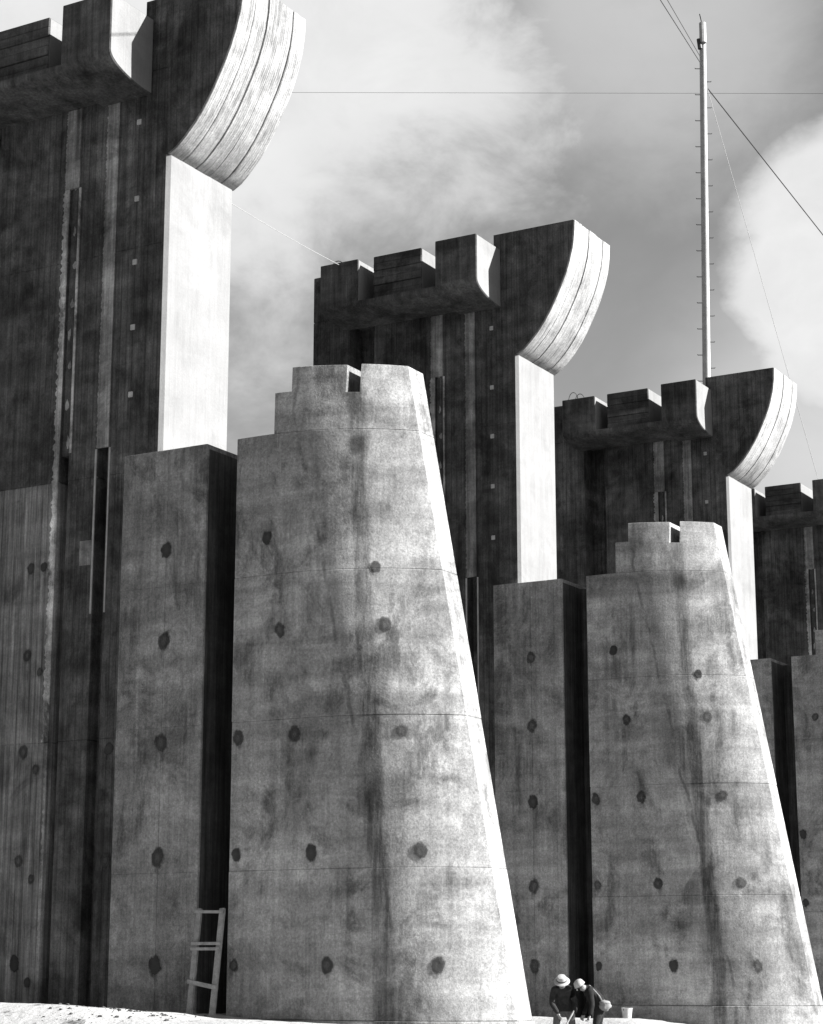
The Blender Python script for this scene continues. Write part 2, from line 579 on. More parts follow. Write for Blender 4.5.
def nose_y(z):
    return -4.85 - (11.7 - z) * 0.1795


def near_x(y, z):
    yt = nose_y(z) + DYC
    if y >= yt:
        return WX
    a = min((yt - y) / RC, math.sin(TH))
    return WX + RC * (1 - math.sqrt(1 - a * a))


def cone_sec(yb, yf=None, n=36):
    def sec(z):
        ye = nose_y(z) if yf is None else yf
        near = [(near_x(yb + (ye - yb) * i / n, z), yb + (ye - yb) * i / n) for i in range(n + 1)]
        far = [(T - x, y) for x, y in near]
        return near + far[::-1]
    return sec


def mirror(poly):
    return poly + [(T - x, y) for x, y in poly[::-1]]


def fixed(poly):
    return lambda z: poly


GROUP = 'concrete spillway piers in a row'


def build_pier():
    root = empty('concrete_pier')
    # --- tall shaft with its gate slots, poured in four lifts
    front = [(0, 0.08), (0, 1.22), (0.3, 1.22), (0.3, 1.50), (0, 1.50), (0, 2.19), (0.45, 2.19), (0.45, 2.42)]
    rear = [(0, 2.42), (0, 4.28), (0.7, 4.28), (0.7, 5.06), (0, 5.06), (0, 6.22)]
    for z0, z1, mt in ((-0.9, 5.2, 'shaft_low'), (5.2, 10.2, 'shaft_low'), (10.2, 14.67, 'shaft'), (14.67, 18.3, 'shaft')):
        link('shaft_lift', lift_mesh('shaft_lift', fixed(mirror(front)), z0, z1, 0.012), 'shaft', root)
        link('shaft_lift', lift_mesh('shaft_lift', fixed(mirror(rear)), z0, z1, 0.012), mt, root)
    link('rear_parapet', box_me('rear_parapet', (0, 5.223, 18.301), (T, 6.22, 19.6), 0.02), 'shaft', root)
    # --- vertical nose face, part of its sun brightness put into the pale colour
    nf = [(0, 0.079), (0, 0.07), (0.07, 0), (T - 0.07, 0), (T, 0.07), (T, 0.079)]
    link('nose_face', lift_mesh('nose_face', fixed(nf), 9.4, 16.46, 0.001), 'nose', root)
    # --- curved bracket: solid side plates and five board-marked bands over its curve
    arc = [(0.0, 16.46), (-0.2, 16.57), (-0.4, 16.75), (-0.6, 16.96), (-0.8, 17.22), (-0.98, 17.5), (-1.14, 17.8), (-1.29, 18.1),
           (-1.42, 18.4), (-1.53, 18.72), (-1.62, 19.06), (-1.67, 19.42), (-1.69, 19.81)]
    fine = []
    for i in range(len(arc) - 1):
        fine.append(arc[i])
        fine.append(((arc[i][0] + arc[i + 1][0]) / 2, (arc[i][1] + arc[i + 1][1]) / 2))
    fine.append(arc[-1])
    core_arc = [(y + 0.05, z + 0.012) for y, z in fine]
    core_arc[0] = (0.05, 16.461)
    poly = core_arc + [(0.66, 19.822), (0.66, 18.302), (0.078, 18.302), (0.078, 16.461)]
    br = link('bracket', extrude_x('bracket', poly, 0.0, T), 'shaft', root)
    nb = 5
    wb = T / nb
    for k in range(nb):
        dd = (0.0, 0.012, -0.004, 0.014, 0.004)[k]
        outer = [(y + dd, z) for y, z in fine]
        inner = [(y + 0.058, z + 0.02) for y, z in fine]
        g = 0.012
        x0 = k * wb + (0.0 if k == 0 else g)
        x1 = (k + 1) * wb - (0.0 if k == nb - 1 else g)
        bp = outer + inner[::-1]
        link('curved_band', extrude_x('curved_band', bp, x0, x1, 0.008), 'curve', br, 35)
    # --- corbelled ledge under the bridge seat, seat blocks and the set-back parapet between them
    def corbel(j, zb, zs, zt):
        n = 14
        pts = [(-j, zt)] + [(-j * math.cos(math.pi / 2 * k / n), zs - (zs - zb) * math.sin(math.pi / 2 * k / n)) for k in range(n + 1)]
        pts += [(0.03, zb), (0.03, 18.08)]
        return pts + [(T - x, z) for x, z in pts[::-1]]
    link('ledge', extrude_y('ledge', corbel(1.25, 17.9, 18.12, 18.22), 1.683, 4.037, 0.004), 'ledge', root, 30)
    for cb, y0, y1 in ((corbel(1.34, 17.8, 18.22, 19.4), 0.47, 1.68), (corbel(1.27, 17.92, 18.2, 19.37), 4.04, 5.22)):
        sb = link('seat_block', extrude_y('seat_block', cb, y0, y1, 0.02), 'ledge', root, 30)
        zt = max(p[1] for p in cb)
        half = [p for p in cb if p[0] < 0.01] + [(-0.004, min(p[1] for p in cb)), (-0.004, zt)]
        half = [p for k, p in enumerate(half) if k == 0 or (Vector(p) - Vector(half[k - 1])).length > 0.012]
        fp = offset(half, 0.022)
        for side in (fp, [(T - x, z) for x, z in fp]):
            link('end_face', extrude_y('end_face', side, y0 - 0.006, y0 + 0.012, 0.003), 'nose', sb)  # added pale plate, sun on the block end put into its colour
    fr = []
    zz = 18.225
    nc = 6
    for k in range(nc):
        d = (0.0, 0.014, -0.006, 0.012, 0.002, 0.01)[k]
        z1 = 18.225 + (19.44 - 18.225) * (k + 1) / nc
        fr += [(-1.06 + d, zz + 0.004), (-1.06 + d, z1 - 0.012), (-1.045 + d, z1 - 0.004)]
        zz = z1
    pb = link('parapet_block', extrude_y('parapet_block', fr + [(T - x, z) for x, z in fr[::-1]], 2.24, 3.70, 0.02), 'parapet', root)
    link('end_face', box_me('end_face', (-1.02, 2.234, 18.26), (T + 1.02, 2.25, 19.41)), 'nose', pb)  # added plate with the sunlit tone painted on the parapet end
    # --- gate guides
    def ragged(name, y0, y1, z0, z1, amp, x=-0.018, n=40, left=True):
        rnd = random.Random(int(z0 * 100) + int(y0 * 1000))
        L, Rr = [], []
        for i in range(n + 1):
            z = z0 + (z1 - z0) * i / n
            L.append((y1 + (rnd.uniform(-amp, amp) if left else 0), z))
            Rr.append((y0 + (0 if left else rnd.uniform(-amp, amp)), z))
        return extrude_x(name, Rr + L[::-1], x, 0.03)
    link('slot_edging', ragged('slot_edging', 2.424, 2.56, 5.2, 16.2, 0.035, n=260), 'mortar', root)
    link('slot_edging', ragged('slot_edging', 2.424, 2.47, 0.2, 5.1, 0.03, n=160), 'filler', root)
    link('slot_edging', box_me('slot_edging', (-0.016, 2.135, 10.75), (0.05, 2.186, 16.19)), 'mortar', root)
    link('slot_fill', box_me('slot_fill', (0.05, 2.194, 10.72), (0.3, 2.416, 16.3)), 'shaft', root)
    link('slot_fill', ragged('slot_fill', 2.18, 2.53, 16.2, 17.88, 0.02, -0.03, 60, True), 'filler', root)
    rnd = random.Random(4)
    for k in range(9):
        zc = 11.1 + k * 0.72 + rnd.uniform(-.2, .2)
        yc = 2.31 + rnd.uniform(-.05, .05)
        n = 9
        ring = [(0.045, yc + math.cos(a) * rnd.uniform(.02, .06), zc + math.sin(a) * rnd.uniform(.05, .16))
                for a in [2 * math.pi * i / n for i in range(n)]]
        v = ring + [(0.075, p[1], p[2]) for p in ring]
        f = [tuple(range(n)), tuple(range(n, 2 * n))] + [(i, (i + 1) % n, n + (i + 1) % n, n + i) for i in range(n)]
        link('mortar_smear', pydata('mortar_smear', v, f), 'mortar', root)
    link('slot_fill', ragged('slot_fill', 1.235, 1.525, 10.76, 17.86, 0.018, -0.012, 200, True), 'filler', root)
    link('guide_rail', box_me('guide_rail', (-0.02, 1.505, 7.56), (0.05, 1.545, 10.74)), 'steel', root)
    link('guide_rail', box_me('guide_rail', (-0.02, 1.18, 7.56), (0.05, 1.215, 10.74)), 'steel', root)
    link('repair_patch', box_me('repair_patch', (-0.012, 1.56, 8.5), (0.02, 1.84, 8.98), 0.005), 'filler', root)
    for z in (17.28, 15.68, 14.38, 13.06, 11.72):
        link('anchor_plate', box_me('anchor_plate', (-0.02, 0.695, z - 0.055), (0.02, 0.795, z + 0.055), 0.006), 'zinc', root)
    # --- wider lower pier: flat panel, slot, flared cutwater
    LZ = (0.24, 2.71, 5.28, 7.85, 10.42)
    rr = 0.03
    pan = [(WX, 0.6), (WX, -0.41), (WX + 0.012, -0.42), (WX, -0.43), (WX, -1.05), (WX + 0.008, -1.06), (WX, -1.07)] + [(WX + rr - rr * math.cos(a), -1.28 + rr - rr * math.sin(a)) for a in [math.pi / 2 * k / 6 for k in range(7)]]
    pan = mirror(pan)
    for k in range(4):
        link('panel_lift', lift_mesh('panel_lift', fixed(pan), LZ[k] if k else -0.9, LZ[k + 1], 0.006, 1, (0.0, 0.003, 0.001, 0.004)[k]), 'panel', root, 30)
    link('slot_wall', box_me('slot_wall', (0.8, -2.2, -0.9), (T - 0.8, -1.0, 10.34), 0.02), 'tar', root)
    link('joint_lining', box_me('joint_lining', (WX + 0.06, -1.295, -0.9), (0.9, -1.270, 10.33)), 'tar', root)  # added dark sheet, paints slot shade over the panel's return face
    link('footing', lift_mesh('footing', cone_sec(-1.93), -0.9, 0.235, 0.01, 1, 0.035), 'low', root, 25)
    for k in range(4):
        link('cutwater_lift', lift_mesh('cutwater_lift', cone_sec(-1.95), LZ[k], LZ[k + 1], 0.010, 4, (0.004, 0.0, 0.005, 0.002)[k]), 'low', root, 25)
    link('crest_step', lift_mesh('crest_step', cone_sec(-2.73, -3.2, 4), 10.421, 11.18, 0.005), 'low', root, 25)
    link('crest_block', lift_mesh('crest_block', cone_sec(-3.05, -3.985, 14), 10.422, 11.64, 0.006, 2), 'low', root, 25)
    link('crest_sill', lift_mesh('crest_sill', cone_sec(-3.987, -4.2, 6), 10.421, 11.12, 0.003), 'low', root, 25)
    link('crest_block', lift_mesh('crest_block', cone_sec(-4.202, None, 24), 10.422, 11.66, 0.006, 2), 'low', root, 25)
    # --- form tie holes
    n = 14

    def tie(name, p, nrm, s=1.0):
        zv = Vector(nrm).normalized()
        up = (Vector((0, 0, 1)) - zv * zv.z).normalized()
        xv = up.cross(zv)
        mtx = Matrix((xv, up, zv)).transposed().to_4x4()
        o = bpy.data.objects.new('tie_hole', TIE)
        COL.objects.link(o)
        o.parent = root
        mtx.translation = Vector(p)
        sc = Matrix.Diagonal((s, s * random.uniform(.95, 1.15), 1, 1))
        o.matrix_local = mtx @ Matrix.Rotation(random.uniform(-.3, .3), 4, 'Z') @ sc
        return o
    rows = (8.52, 6.84, 5.0, 2.98, 1.12)
    for z in rows:
        tie('tie_hole', (WX - 0.010, -0.42, z), (-1, 0, 0), random.uniform(.95, 1.15))
        for wo in (2.79, 0.92):
            if wo < 1 and z > 8:
                continue
            y = nose_y(z) + wo
            x = near_x(y, z)
            e = 0.05
            dx = (near_x(y + e, z) - near_x(y - e, z)) / (2 * e)
            dz = (near_x(y, z + e) - near_x(y, z - e)) / (2 * e)
            nr = Vector((-1, dx, dz)).normalized()
            tie('tie_hole', Vector((x, y, z)) + nr * 0.014, nr, random.uniform(.8, 1.0))
        tie('tie_hole', (-0.010, 3.01, z + .04), (-1, 0, 0), random.uniform(.75, .95))
        tie('tie_hole', (-0.025, 2.68, z + (.04 if z > 8 else -.3)), (-1, 0, 0), random.uniform(.55, .75))
    for z in rows[2:]:
        tie('tie_hole', (WX - 0.014, -2.09, z), (-1, 0, 0), random.uniform(.7, .95))
    for z in rows[2:4]:
        tie('tie_hole', (-0.010, 0.98, z), (-1, 0, 0), 0.85)
    z = 7.86
    y = nose_y(z) + .93
    tie('tie_hole', Vector((near_x(y, z), y, z)) + Vector((-.93, -.36, .06)) * 0.018, (-.93, -.36, .06), .75)
    return root


# shared disc for the tie holes: shallow cup with a raised lip
tv, tf = [(0, 0, -0.001)], []
NR_ = 16
for ri, (r, h) in enumerate(((0.04, 0.001), (0.075, 0.004), (0.12, 0.003), (0.17, 0.001))):
    for i in range(NR_):
        a = 2 * math.pi * i / NR_
        q = r * (1.0 if ri < 3 else 1.0)
        tv.append((q * math.cos(a), q * math.sin(a) * 1.18 - (0.10 if ri == 3 and math.sin(a) < -.6 else 0), h))
for i in range(NR_):
    tf.append((0, 1 + i, 1 + (i + 1) % NR_))
    for ri in range(3):
        b0 = 1 + ri * NR_
        b1_ = b0 + NR_
        tf.append((b0 + i, b1_ + i, b1_ + (i + 1) % NR_, b0 + (i + 1) % NR_))
TIE = bpy.data.meshes.new('tie_hole')
TIE.from_pydata(tv, [], tf)
TIE.materials.append(M['tie'])
TIE.polygons.foreach_set('use_smooth', [True] * len(TIE.polygons))


def copy_tree(o, parent=None):
    c = o.copy()
    COL.objects.link(c)
    c.parent = parent
    for ch in list(o.children):
        copy_tree(ch, c)
    return c


pier = build_pier()
piers = [pier]
for k in range(1, NP):
    p = copy_tree(pier)
    p.location = (k * SPACING, 0, 0)
    piers.append(p)
tag(pier, 'nearest concrete pier at left, its curved bracket cut off by the top of the photo', 'pier', GROUP)
tag(piers[1], 'second concrete pier, seen whole between the nearest pier and the two workmen', 'pier', GROUP)
tag(piers[2], 'third concrete pier, with the tall pole rising behind its curved bracket', 'pier', GROUP)
tag(piers[3], 'farthest concrete pier, dark side and parapet showing at the right edge', 'pier', GROUP)

# ------------------------------------------------------------------ ladder leaning in the slot of the nearest pier
lad = empty('wooden_ladder', (-0.6, -1.7, 0.2))
tag(lad, 'short rough timber ladder leaning in the dark slot of the nearest pier', 'ladder')


def beam(name, a, b, w_, d_, mat, parent, base=(0, 0, 0), up=(0, 0, 1)):
    a, b = Vector(a) - Vector(base), Vector(b) - Vector(base)
    ax = (b - a).normalized()
    s = ax.cross(Vector(up))
    if s.length < 1e-3:
        s = ax.cross(Vector((1, 0, 0)))
    s.normalize()
    u = s.cross(ax)
    r = []
    for p, k in ((a, .9), (a + ax * .01, 1), (b - ax * .01, 1), (b, .9)):
        r.append([p + s * w_ * .5 * k * i + u * d_ * .5 * k * j for i, j in ((-1, -1), (1, -1), (1, 1), (-1, 1))])
    return link(name, pydata(name, *loft(r)), mat, parent)


LB = (-0.6, -1.7, 0.2)
gz = ground_z(-0.8, -1.7)
lt, lb = (-0.36, -1.385, 2.08), (-0.80, -1.53, gz - .06)
rt, rb = (-0.36, -1.87, 2.08), (-0.80, -2.0, gz - .06)
beam('rail', lt, lb, 0.10, 0.05, 'wood', lad, LB, (1, 0, 0))
beam('rail', rt, rb, 0.10, 0.05, 'wood', lad, LB, (1, 0, 0))


def on(a, b, z):
    a, b = Vector(a), Vector(b)
    return a + (b - a) * ((z - a.z) / (b.z - a.z))


off = Vector((-0.045, 0, 0))
for za, zb, h in ((2.03, 2.02, .05), (1.49, 1.49, .05), (1.40, 1.40, .05), (0.86, 0.76, .07)):
    a = on(lt, lb, za) + off + Vector((0, 0.07, 0))
    b = on(rt, rb, zb) + off + Vector((0, -0.05, 0))
    beam('rung', a, b, 0.035, h, 'wood', lad, LB)


# ------------------------------------------------------------------ people: one skinned body, clothes by zone
def skin_body(name, joints, edges, root_i, parent, zones):
    me = bpy.data.meshes.new(name)
    me.from_pydata([j[0] for j in joints], edges, [])
    o = bpy.data.objects.new(name, me)
    COL.objects.link(o)
    md = o.modifiers.new('skin', 'SKIN')
    md.use_smooth_shade = True
    for i, j in enumerate(joints):
        r = j[1]
        me.skin_vertices[0].data[i].radius = (r, r) if not isinstance(r, tuple) else r
        me.skin_vertices[0].data[i].use_root = (i == root_i)
    sd = o.modifiers.new('sub', 'SUBSURF')
    sd.levels = 2
    sd.render_levels = 2
    dg = bpy.context.evaluated_depsgraph_get()
    ev = o.evaluated_get(dg)
    m2 = bpy.data.meshes.new_from_object(ev)
    bpy.data.objects.remove(o, do_unlink=True)
    for mn in zones[0]:
        m2.materials.append(M[mn])
    js = [Vector(j[0]) for j in joints]
    zj = zones[1]
    for p in m2.polygons:
        c = p.center
        i = min(range(len(js)), key=lambda q: (js[q] - c).length - (joints[q][1] if not isinstance(joints[q][1], tuple) else joints[q][1][0]) * .5)
        p.material_index = zj[i]
        p.use_smooth = True
    ob = bpy.data.objects.new(name, m2)
    COL.objects.link(ob)
    ob.parent = parent
    return ob


def lathe(name, prof, mat, parent, mtx, n=20):
    rings = [[(r * math.cos(2 * math.pi * i / n), r * math.sin(2 * math.pi * i / n), z) for i in range(n)] for r, z in prof]
    me = pydata(name, *loft(rings))
    me.transform(mtx)
    return link(name, me, mat, parent, 40)


VR = RIGHT.copy()                                     # sideways as the photographer saw it
VT = Vector((-math.cos(YAW), -math.sin(YAW), 0))      # towards the photographer
UZ = Vector((0, 0, 1))


def make_man(label, px, dist, P, mats, hat):
    foot = at(px, 1030, dist)
    foot.z = ground_z(foot.x, foot.y)
    root = empty('person', foot)
    tag(root, label, 'person')

    def L(r, u, tw):
        return VR * r + UZ * u + VT * tw
    joints, edges, zone, idx = [], [], [], {}
    for nm, (pos, rad, zn, par) in P.items():
        idx[nm] = len(joints)
        joints.append((tuple(L(*pos)), rad))
        zone.append(zn)
        if par:
            edges.append((idx[par], idx[nm]))
    skin_body('body', joints, edges, idx['pelvis'], root, (mats, zone))
    h = L(*P['head'][0])
    fd = L(*hat['face']).normalized()
    side = UZ.cross(fd).normalized()
    up2 = fd.cross(side).normalized()
    F = Matrix((side, fd, up2)).transposed().to_4x4()
    F.translation = h
    # face: nose, brows, ears, eyes
    nose = pydata('nose', [F @ Vector(p) for p in ((-.016, .085, -.025), (.016, .085, -.025), (0, .118, -.022), (0, .088, .025))],
                  [(0, 1, 2), (0, 2, 3), (1, 3, 2), (0, 3, 1)])
    link('nose', nose, 'skin', root)
    for s in (-1, 1):
        e = pydata('ear', [F @ Vector((s * (.082 + a), b, c)) for a, b, c in
                           ((0, -.02, -.03), (0, .02, -.025), (0, .02, .03), (0, -.02, .035), (.02, -.03, -.02), (.02, -.01, .03))],
                   [(0, 1, 2, 3), (0, 1, 4), (1, 2, 5, 4), (2, 3, 5), (3, 0, 4, 5)])
        link('ear', e, 'skin', root)
        ey = [F @ Vector((s * .034 + .013 * math.cos(a), .088, .012 + .007 * math.sin(a))) for a in [i * math.pi / 4 for i in range(8)]]
        ey2 = [F @ Vector((s * .034, .097, .012))]
        link('eye', pydata('eye', ey + ey2, [(i, (i + 1) % 8, 8) for i in range(8)] + [tuple(range(8))]), 'leather', root)
    mo = [F @ Vector(p) for p in ((-.028, .086, -.058), (.028, .086, -.058), (.024, .093, -.066), (-.024, .093, -.066), (0, .08, -.062))]
    link('mouth', pydata('mouth', mo, [(0, 1, 2, 3), (0, 1, 4), (1, 2, 4), (2, 3, 4), (3, 0, 4)]), 'leather', root)
    ht = Matrix.Translation(F @ Vector((0, -0.01, 0.045))) @ F.to_3x3().to_4x4() @ Matrix.Rotation(R_(hat.get('tilt', -8)), 4, 'X')
    ho = lathe('hat', hat['prof'], 'hat', root, ht)
    if hat.get('band'):
        lathe('hat_band', hat['band'], 'leather', ho, ht)
    return root, L, F


def hand(name, root, wrist, d, palm_n, mat='skin'):
    """palm with four fingers and a thumb, half closed on a shaft"""
    d = Vector(d).normalized()
    pn = (Vector(palm_n) - d * Vector(palm_n).dot(d)).normalized()
    s = d.cross(pn)
    J, E, Rr = [], [], []

    def add(p, r, par=None):
        J.append(tuple(p))
        Rr.append(r)
        if par is not None:
            E.append((par, len(J) - 1))
        return len(J) - 1
    w0 = add(Vector(wrist), .026)
    pm = add(Vector(wrist) + d * .06, .034, w0)
    for k, ln in zip((-1.5, -.5, .5, 1.5), (.07, .085, .08, .06)):
        b = Vector(wrist) + d * .085 + s * k * .021
        a = add(b, .011, pm)
        m_ = add(b + d * ln * .5 + pn * .012, .0095, a)
        add(b + d * ln * .55 + pn * (.02 + ln * .45), .0085, m_)
    tb = add(Vector(wrist) + d * .035 - s * .036 + pn * .008, .0125, w0)
    add(Vector(wrist) + d * .075 - s * .05 + pn * .035, .0105, tb)
    js = [(J[i], Rr[i]) for i in range(len(J))]
    return skin_body(name, js, E, 0, root, ([mat], [0] * len(js)))


# pieces: position (right, up, towards camera), radius, zone, parent.  zones: 0 coat 1 trousers 2 skin 3 boots
m1 = {
    'pelvis': ((0.02, 0.80, -0.10), .150, 1, None),
    'waist': ((-0.00, 0.93, -0.05), .150, 0, 'pelvis'),
    'chest': ((-0.02, 1.09, 0.07), .175, 0, 'waist'),
    'neckbase': ((-0.025, 1.20, 0.16), .105, 0, 'chest'),
    'neck': ((-0.03, 1.235, 0.22), .060, 2, 'neckbase'),
    'head': ((-0.04, 1.285, 0.29), .098, 2, 'neck'),
    'shL': ((-0.20, 1.13, 0.12), .085, 0, 'chest'), 'elL': ((-0.255, .87, 0.17), .062, 0, 'shL'),
    'wrL': ((-0.13, .67, 0.30), .045, 0, 'elL'),
    'shR': ((0.165, 1.13, 0.10), .085, 0, 'chest'), 'elR': ((0.265, .88, 0.11), .062, 0, 'shR'),
    'wrR': ((0.21, .66, 0.27), .045, 0, 'elR'),
    'hipL': ((-0.085, .74, -0.10), .115, 1, 'pelvis'), 'knL': ((-0.15, .44, -0.02), .078, 1, 'hipL'),
    'anL': ((-0.17, .10, -0.08), .056, 1, 'knL'), 'heL': ((-0.17, .045, -0.10), .050, 3, 'anL'), 'toL': ((-0.20, .035, 0.11), .042, 3, 'heL'),
    'hipR': ((0.12, .74, -0.10), .115, 1, 'pelvis'), 'knR': ((0.19, .44, 0.0), .078, 1, 'hipR'),
    'anR': ((0.21, .10, -0.08), .056, 1, 'knR'), 'heR': ((0.21, .045, -0.10), .050, 3, 'anR'), 'toR': ((0.25, .035, 0.10), .042, 3, 'heR'),
}
hat1 = {'face': (-0.10, -0.55, 0.85), 'tilt': -4,
        'prof': ((.05, .0), (.165, -.022), (.172, -.012), (.165, -.006), (.108, .012), (.104, .07), (.085, .108), (.04, .122), (.001, .118)),
        'band': ((.109, .013), (.112, .016), (.110, .040), (.106, .042))}
MD = 42.0
man1, L1, F1 = make_man('workman in a pale brimmed hat and dark coat, bending over, left of the pair', 563.5, MD, m1,
                        ['coat', 'trousers', 'skin', 'leather'], hat1)
hand('hand', man1, L1(-.13, .67, .30), L1(.25, -.8, .3), L1(.6, 0, -.3))
hand('hand', man1, L1(.21, .66, .27), L1(-.1, -.9, .3), L1(-.6, 0, -.3))
# coat hem and collar
link('coat_hem', pydata('coat_hem', *loft([[L1(.02 + (r + q) * 1.15 * math.cos(a), u, -.07 + (r + q) * .85 * math.sin(a)) for a in
     [2 * math.pi * i / 16 for i in range(16)]] for r, u, q in ((.17, .95, 0), (.185, .82, .0), (.20, .70, .01), (.19, .705, 0))])), 'coat', man1, 50)

m2 = {
    'pelvis': ((0.17, 0.76, -0.08), .150, 1, None),
    'waist': ((0.12, 0.91, -0.03), .150, 0, 'pelvis'),
    'chest': ((-0.01, 1.06, 0.05), .175, 0, 'waist'),
    'neckbase': ((-0.12, 1.135, 0.10), .105, 0, 'chest'),
    'neck': ((-0.18, 1.16, 0.13), .060, 2, 'neckbase'),
    'head': ((-0.255, 1.18, 0.16), .098, 2, 'neck'),
    'shL': ((-0.06, 1.06, 0.22), .085, 0, 'chest'), 'elL': ((-0.02, .80, 0.29), .062, 0, 'shL'),
    'wrL': ((-0.08, .60, 0.33), .045, 0, 'elL'),
    'shR': ((0.0, 1.08, -0.13), .085, 0, 'chest'), 'elR': ((-0.06, .83, -0.17), .062, 0, 'shR'),
    'wrR': ((-0.18, .62, -0.05), .045, 0, 'elR'),
    'hipL': ((0.15, .70, 0.03), .115, 1, 'pelvis'), 'knL': ((0.06, .42, 0.09), .078, 1, 'hipL'),
    'anL': ((0.13, .10, 0.09), .056, 1, 'knL'), 'heL': ((0.15, .045, 0.09), .050, 3, 'anL'), 'toL': ((-0.05, .035, 0.13), .042, 3, 'heL'),
    'hipR': ((0.19, .70, -0.18), .115, 1, 'pelvis'), 'knR': ((0.15, .42, -0.21), .078, 1, 'hipR'),
    'anR': ((0.25, .10, -0.20), .056, 1, 'knR'), 'heR': ((0.27, .045, -0.20), .050, 3, 'anR'), 'toR': ((0.07, .035, -0.19), .042, 3, 'heR'),
}
hat2 = {'face': (-0.75, -0.55, 0.35), 'tilt': -2,
        'prof': ((.06, .0), (.118, -.012), (.128, -.008), (.118, .0), (.112, .04), (.092, .088), (.05, .112), (.001, .118))}
man2, L2, F2 = make_man('workman in a white round cap and dark jacket, stooping, right of the pair', 592.5, MD - .1, m2,
                        ['jacket', 'darktrousers', 'skin', 'leather'], hat2)
hand('hand', man2, L2(-.08, .60, .33), L2(-.3, -.8, .1), L2(-.5, 0, .3))
hand('hand', man2, L2(-.18, .62, -.05), L2(-.3, -.8, .1), L2(.2, 0, .6))


def blob(name, c, rad, mat, parent, seed, n=10, amp=.12):
    bm = bmesh.new()
    bmesh.ops.create_icosphere(bm, subdivisions=3, radius=1)
    for v in bm.verts:
        k = 1 + amp * mnoise.noise(v.co * 1.8 + Vector((seed, 0, 0)))
        v.co = Vector(c) + VR * v.co.x * rad[0] * k + VT * v.co.y * rad[1] * k + UZ * v.co.z * rad[2] * k
    me = bpy.data.meshes.new(name)
    bm.to_mesh(me)
    bm.free()
    return link(name, me, mat, parent, 60)


bag = empty('tool_bag', man2.matrix_world.translation + Vector(man2.location) * 0)
bag.location = man2.location
tag(bag, 'pale canvas tool bag slung at the hip of the stooping workman at right', 'bag')
blob('pouch', L2(.265, .80, .12), (.125, .085, .115), 'canvas', bag, 2.0, amp=.3)
blob('flap', L2(.25, .86, .13), (.115, .092, .05), 'canvas', bag, 5.0, amp=.2)
link('strap', tube('strap', [L2(.22, .86, .12), L2(.14, 1.0, .19), L2(.02, 1.13, .21), L2(-.06, 1.21, .1), L2(-.03, 1.2, -.05), L2(.15, 1.05, -.17), L2(.30, .86, .02)], .014), 'canvas', bag)

# shovel in the left man's hands
shov = empty('shovel', man1.location)
tag(shov, 'dark shovel held by the left workman in the brimmed hat', 'shovel')
link('handle', tube('handle', [L1(.20, .72, .34), L1(.0, .40, .47), L1(-.19, .12, .58)], .018, 8), 'wood', shov)
bl = [L1(-.17 + a * .5, .14 + b, .58 + c) for a, b, c in ((-.18, .02, -.08), (.16, .0, .10), (.06, -.20, .22), (-.10, -.22, .16), (-.24, -.17, .08))]
bl2 = [p + UZ * .012 + VR * .01 for p in bl]
link('blade', pydata('blade', *loft([bl, bl2])), 'darksteel', shov)

# pail on the ground behind them
pp = at(627, 1014, 45.5)
pp.z = ground_z(pp.x, pp.y)
pail = empty('pail', pp)
tag(pail, 'small pale metal pail standing on the ground right of the workmen', 'pail')
lathe('bucket', ((.085, -.02), (.09, .0), (.125, .27), (.132, .275), (.132, .287), (.122, .287), (.118, .27), (.082, .02), (.001, .018)), 'pail', pail, Matrix.Identity(4), 24)
link('handle', tube('handle', [(.128 * math.cos(a), .03, .27 + .0 - .10 * math.sin(a)) for a in [math.pi * i / 10 for i in range(11)]], .006), 'darksteel', pail)
pail.location.z += .01

# ------------------------------------------------------------------ tall guyed pole behind the third pier
mast_b = at(712.5, 967, 77.0)
mast_b.z = ground_z(mast_b.x, mast_b.y) - .3
mt_ = at(702.5, 26, 77.0)
mast = empty('wooden_pole', (mast_b.x, mast_b.y, mast_b.z))
tag(mast, 'very tall slender timber pole with step pegs behind the third pier', 'pole')
mb = Vector((0, 0, 0))
mt = mt_ - mast_b
link('trunk', tube('trunk', [mb + (mt - mb) * (k / 24) for k in range(25)], .21, 14, .125), 'pole', mast, 40)
link('cap', tube('cap', [mt + Vector((0, 0, -.7)), mt + Vector((0, 0, .12))], .13, 10), 'pole', mast)
link('lightning_rod', tube('lightning_rod', [mt, mt + VR * -.05 + UZ * .3, mt + VR * -.09 + UZ * .5], .025, 6), 'darksteel', mast)
link('clamp', tube('clamp', [mt + UZ * -.95 - VR * .12, mt + UZ * -.55 - VR * .16], .09, 8), 'darksteel', mast)
Lm = (mt - mb).length
k = 0
u = 2.0
while u < Lm - 1.5:
    f = u / Lm
    c = mb + (mt - mb) * f
    r = .21 + (.125 - .21) * f
    s = 1 if k % 2 else -1
    link('step_peg', tube('step_peg', [c + VR * s * (r - .03), c + VR * s * (r + .17), c + VR * s * (r + .18) + UZ * .03], .016, 5), 'darksteel', mast)
    u += .5
    k += 1


def wire(name, label, pts, r, mat, sag=0.0, n=16):
    P = [Vector(p) for p in pts]
    out = []
    for i in range(len(P) - 1):
        for q in range(n):
            f = q / n
            out.append(P[i].lerp(P[i + 1], f) - UZ * sag * 4 * f * (1 - f))
    out.append(P[-1])
    o = link(name, tube(name, out, r, 5), mat)
    return tag(o, label, 'wire')


def on_mast(f):
    return mast_b + (mt_ - mast_b) * f


gA = on_mast(.958)
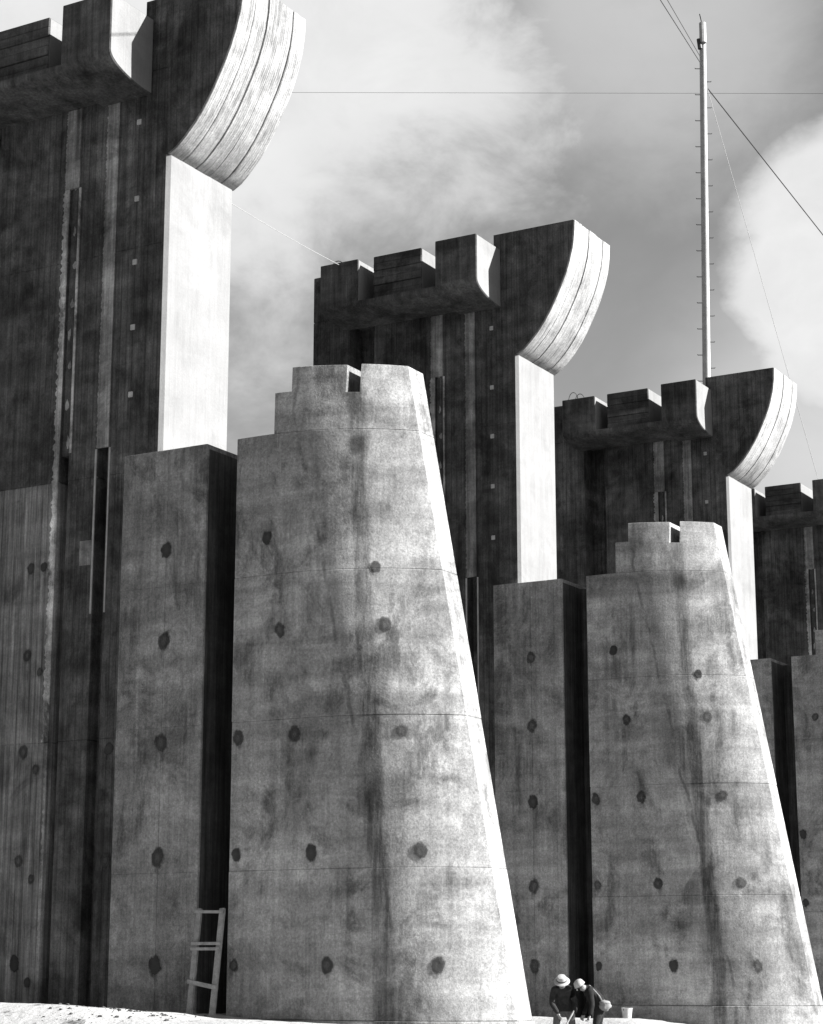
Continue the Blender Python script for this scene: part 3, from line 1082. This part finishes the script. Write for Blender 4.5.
# guy wire that passes over the photographer to the ground on the left
d0 = at(654, -10, 60.0)
vec = (d0 - gA)
end = gA + vec * ((gA.z + .5) / (-vec.z)) if vec.z < 0 else d0
wire('guy_wire', 'dark guy wire running from the pole up to the top of the photo', [gA, end], .015, 'wire')
d1 = at(658, -10, 64.0)
vec = (d1 - gA)
end = gA + vec * ((gA.z + .5) / (-vec.z)) if vec.z < 0 else d1
wire('guy_wire', 'second of two dark guy wires leaving the pole toward the top of the photo', [gA + UZ * .25, end], .012, 'wire')
gB = on_mast(.942)
d2 = at(790, 193, 84.0)
vec = d2 - gB
end = gB + vec * ((gB.z + .5) / (-vec.z))
wire('guy_wire', 'dark guy wire slanting down to the right from the pole against the cloud', [gB, end], .022, 'wire')
d3 = at(741, 215, 78.5)
vec = d3 - gB
end = gB + vec * ((gB.z + .5) / (-vec.z))
wire('guy_wire', 'thin bright guy wire falling steeply from the pole', [gB + VR * .1, end], .010, 'brightwire')
# overhead line
ov0, ov1 = at(-900, 90, 120), at(2000, 96, 120)
wire('overhead_line', 'long thin dark line crossing the sky level behind the pole top', [ov0, ov1], .010, 'wire')
# bright cable between the first two piers
c0 = Vector((2.2, .9, 0))
d = ray(205, 187)
tt = (c0.x - CAM.x) / d.x
c0 = CAM + d * tt
c1 = Vector((14.1, 4.75, 19.4))
wire('slack_cable', 'thin bright cable from behind the nearest pier down to the second pier', [c0, c1], .008, 'brightwire', .05)

# loops of reinforcing bar left on the seat blocks
for k, (dx, dy, sc, lab) in enumerate(((15, 4.85, 1.0, 'small bent reinforcing bar on top of the second pier'),
                                      (30, 4.95, 1.0, 'small double loop of reinforcing bar on top of the third pier'))):
    rb_ = empty('rebar_loop', (dx - .9, dy - .1, 19.355))
    tag(rb_, lab, 'rebar', 'bent reinforcing bars on the pier tops')
    for q in range(2 if k else 3):
        hh = (.34, .28, .2)[q] * (1 if k else .6)
        ww = .16
        o_ = (q - .5) * .22
        link('bar', tube('bar', [VR * (o_ - ww * math.cos(a)) + UZ * (hh * math.sin(a) - (.02 if a in (0, math.pi) else 0)) + VT * q * .04 for a in [math.pi * i / 10 for i in range(11)]], .014, 6), 'darksteel', rb_)

# clods of dark earth scattered on the pale bank at the foot of the nearest pier
rnd = random.Random(11)
cm = []
for k in range(3):
    bm = bmesh.new()
    bmesh.ops.create_icosphere(bm, subdivisions=2, radius=1)
    for v in bm.verts:
        v.co *= 1 + .45 * mnoise.noise(v.co * 1.3 + Vector((k * 7.3, 0, 0)))
        v.co.z *= .6
    me = bpy.data.meshes.new('earth_clod')
    bm.to_mesh(me)
    bm.free()
    me.materials.append(M['clod'])
    cm.append(me)
bmc = bmesh.new()
for k in range(150):
    x = rnd.gauss(-3.2, .7)
    y = rnd.gauss(-1.9, .7)
    s = min(.006 + rnd.expovariate(1 / .009), .04)
    z = ground_z(x, y) + s * .15
    tmp = cm[k % 3].copy()
    tmp.transform(Matrix.Translation((x, y, z)) @ Matrix.Rotation(rnd.uniform(0, 6), 4, 'Z') @ Matrix.Diagonal((s, s, s, 1)))
    bmc.from_mesh(tmp)
    bpy.data.meshes.remove(tmp)
me = bpy.data.meshes.new('earth_rubble')
bmc.to_mesh(me)
bmc.free()
rub = link('earth_rubble', me, 'clod')
rub['kind'] = 'stuff'
rub['label'] = 'dark earth crumbs on the pale bank at the foot of the nearest pier'
rub['category'] = 'rubble'
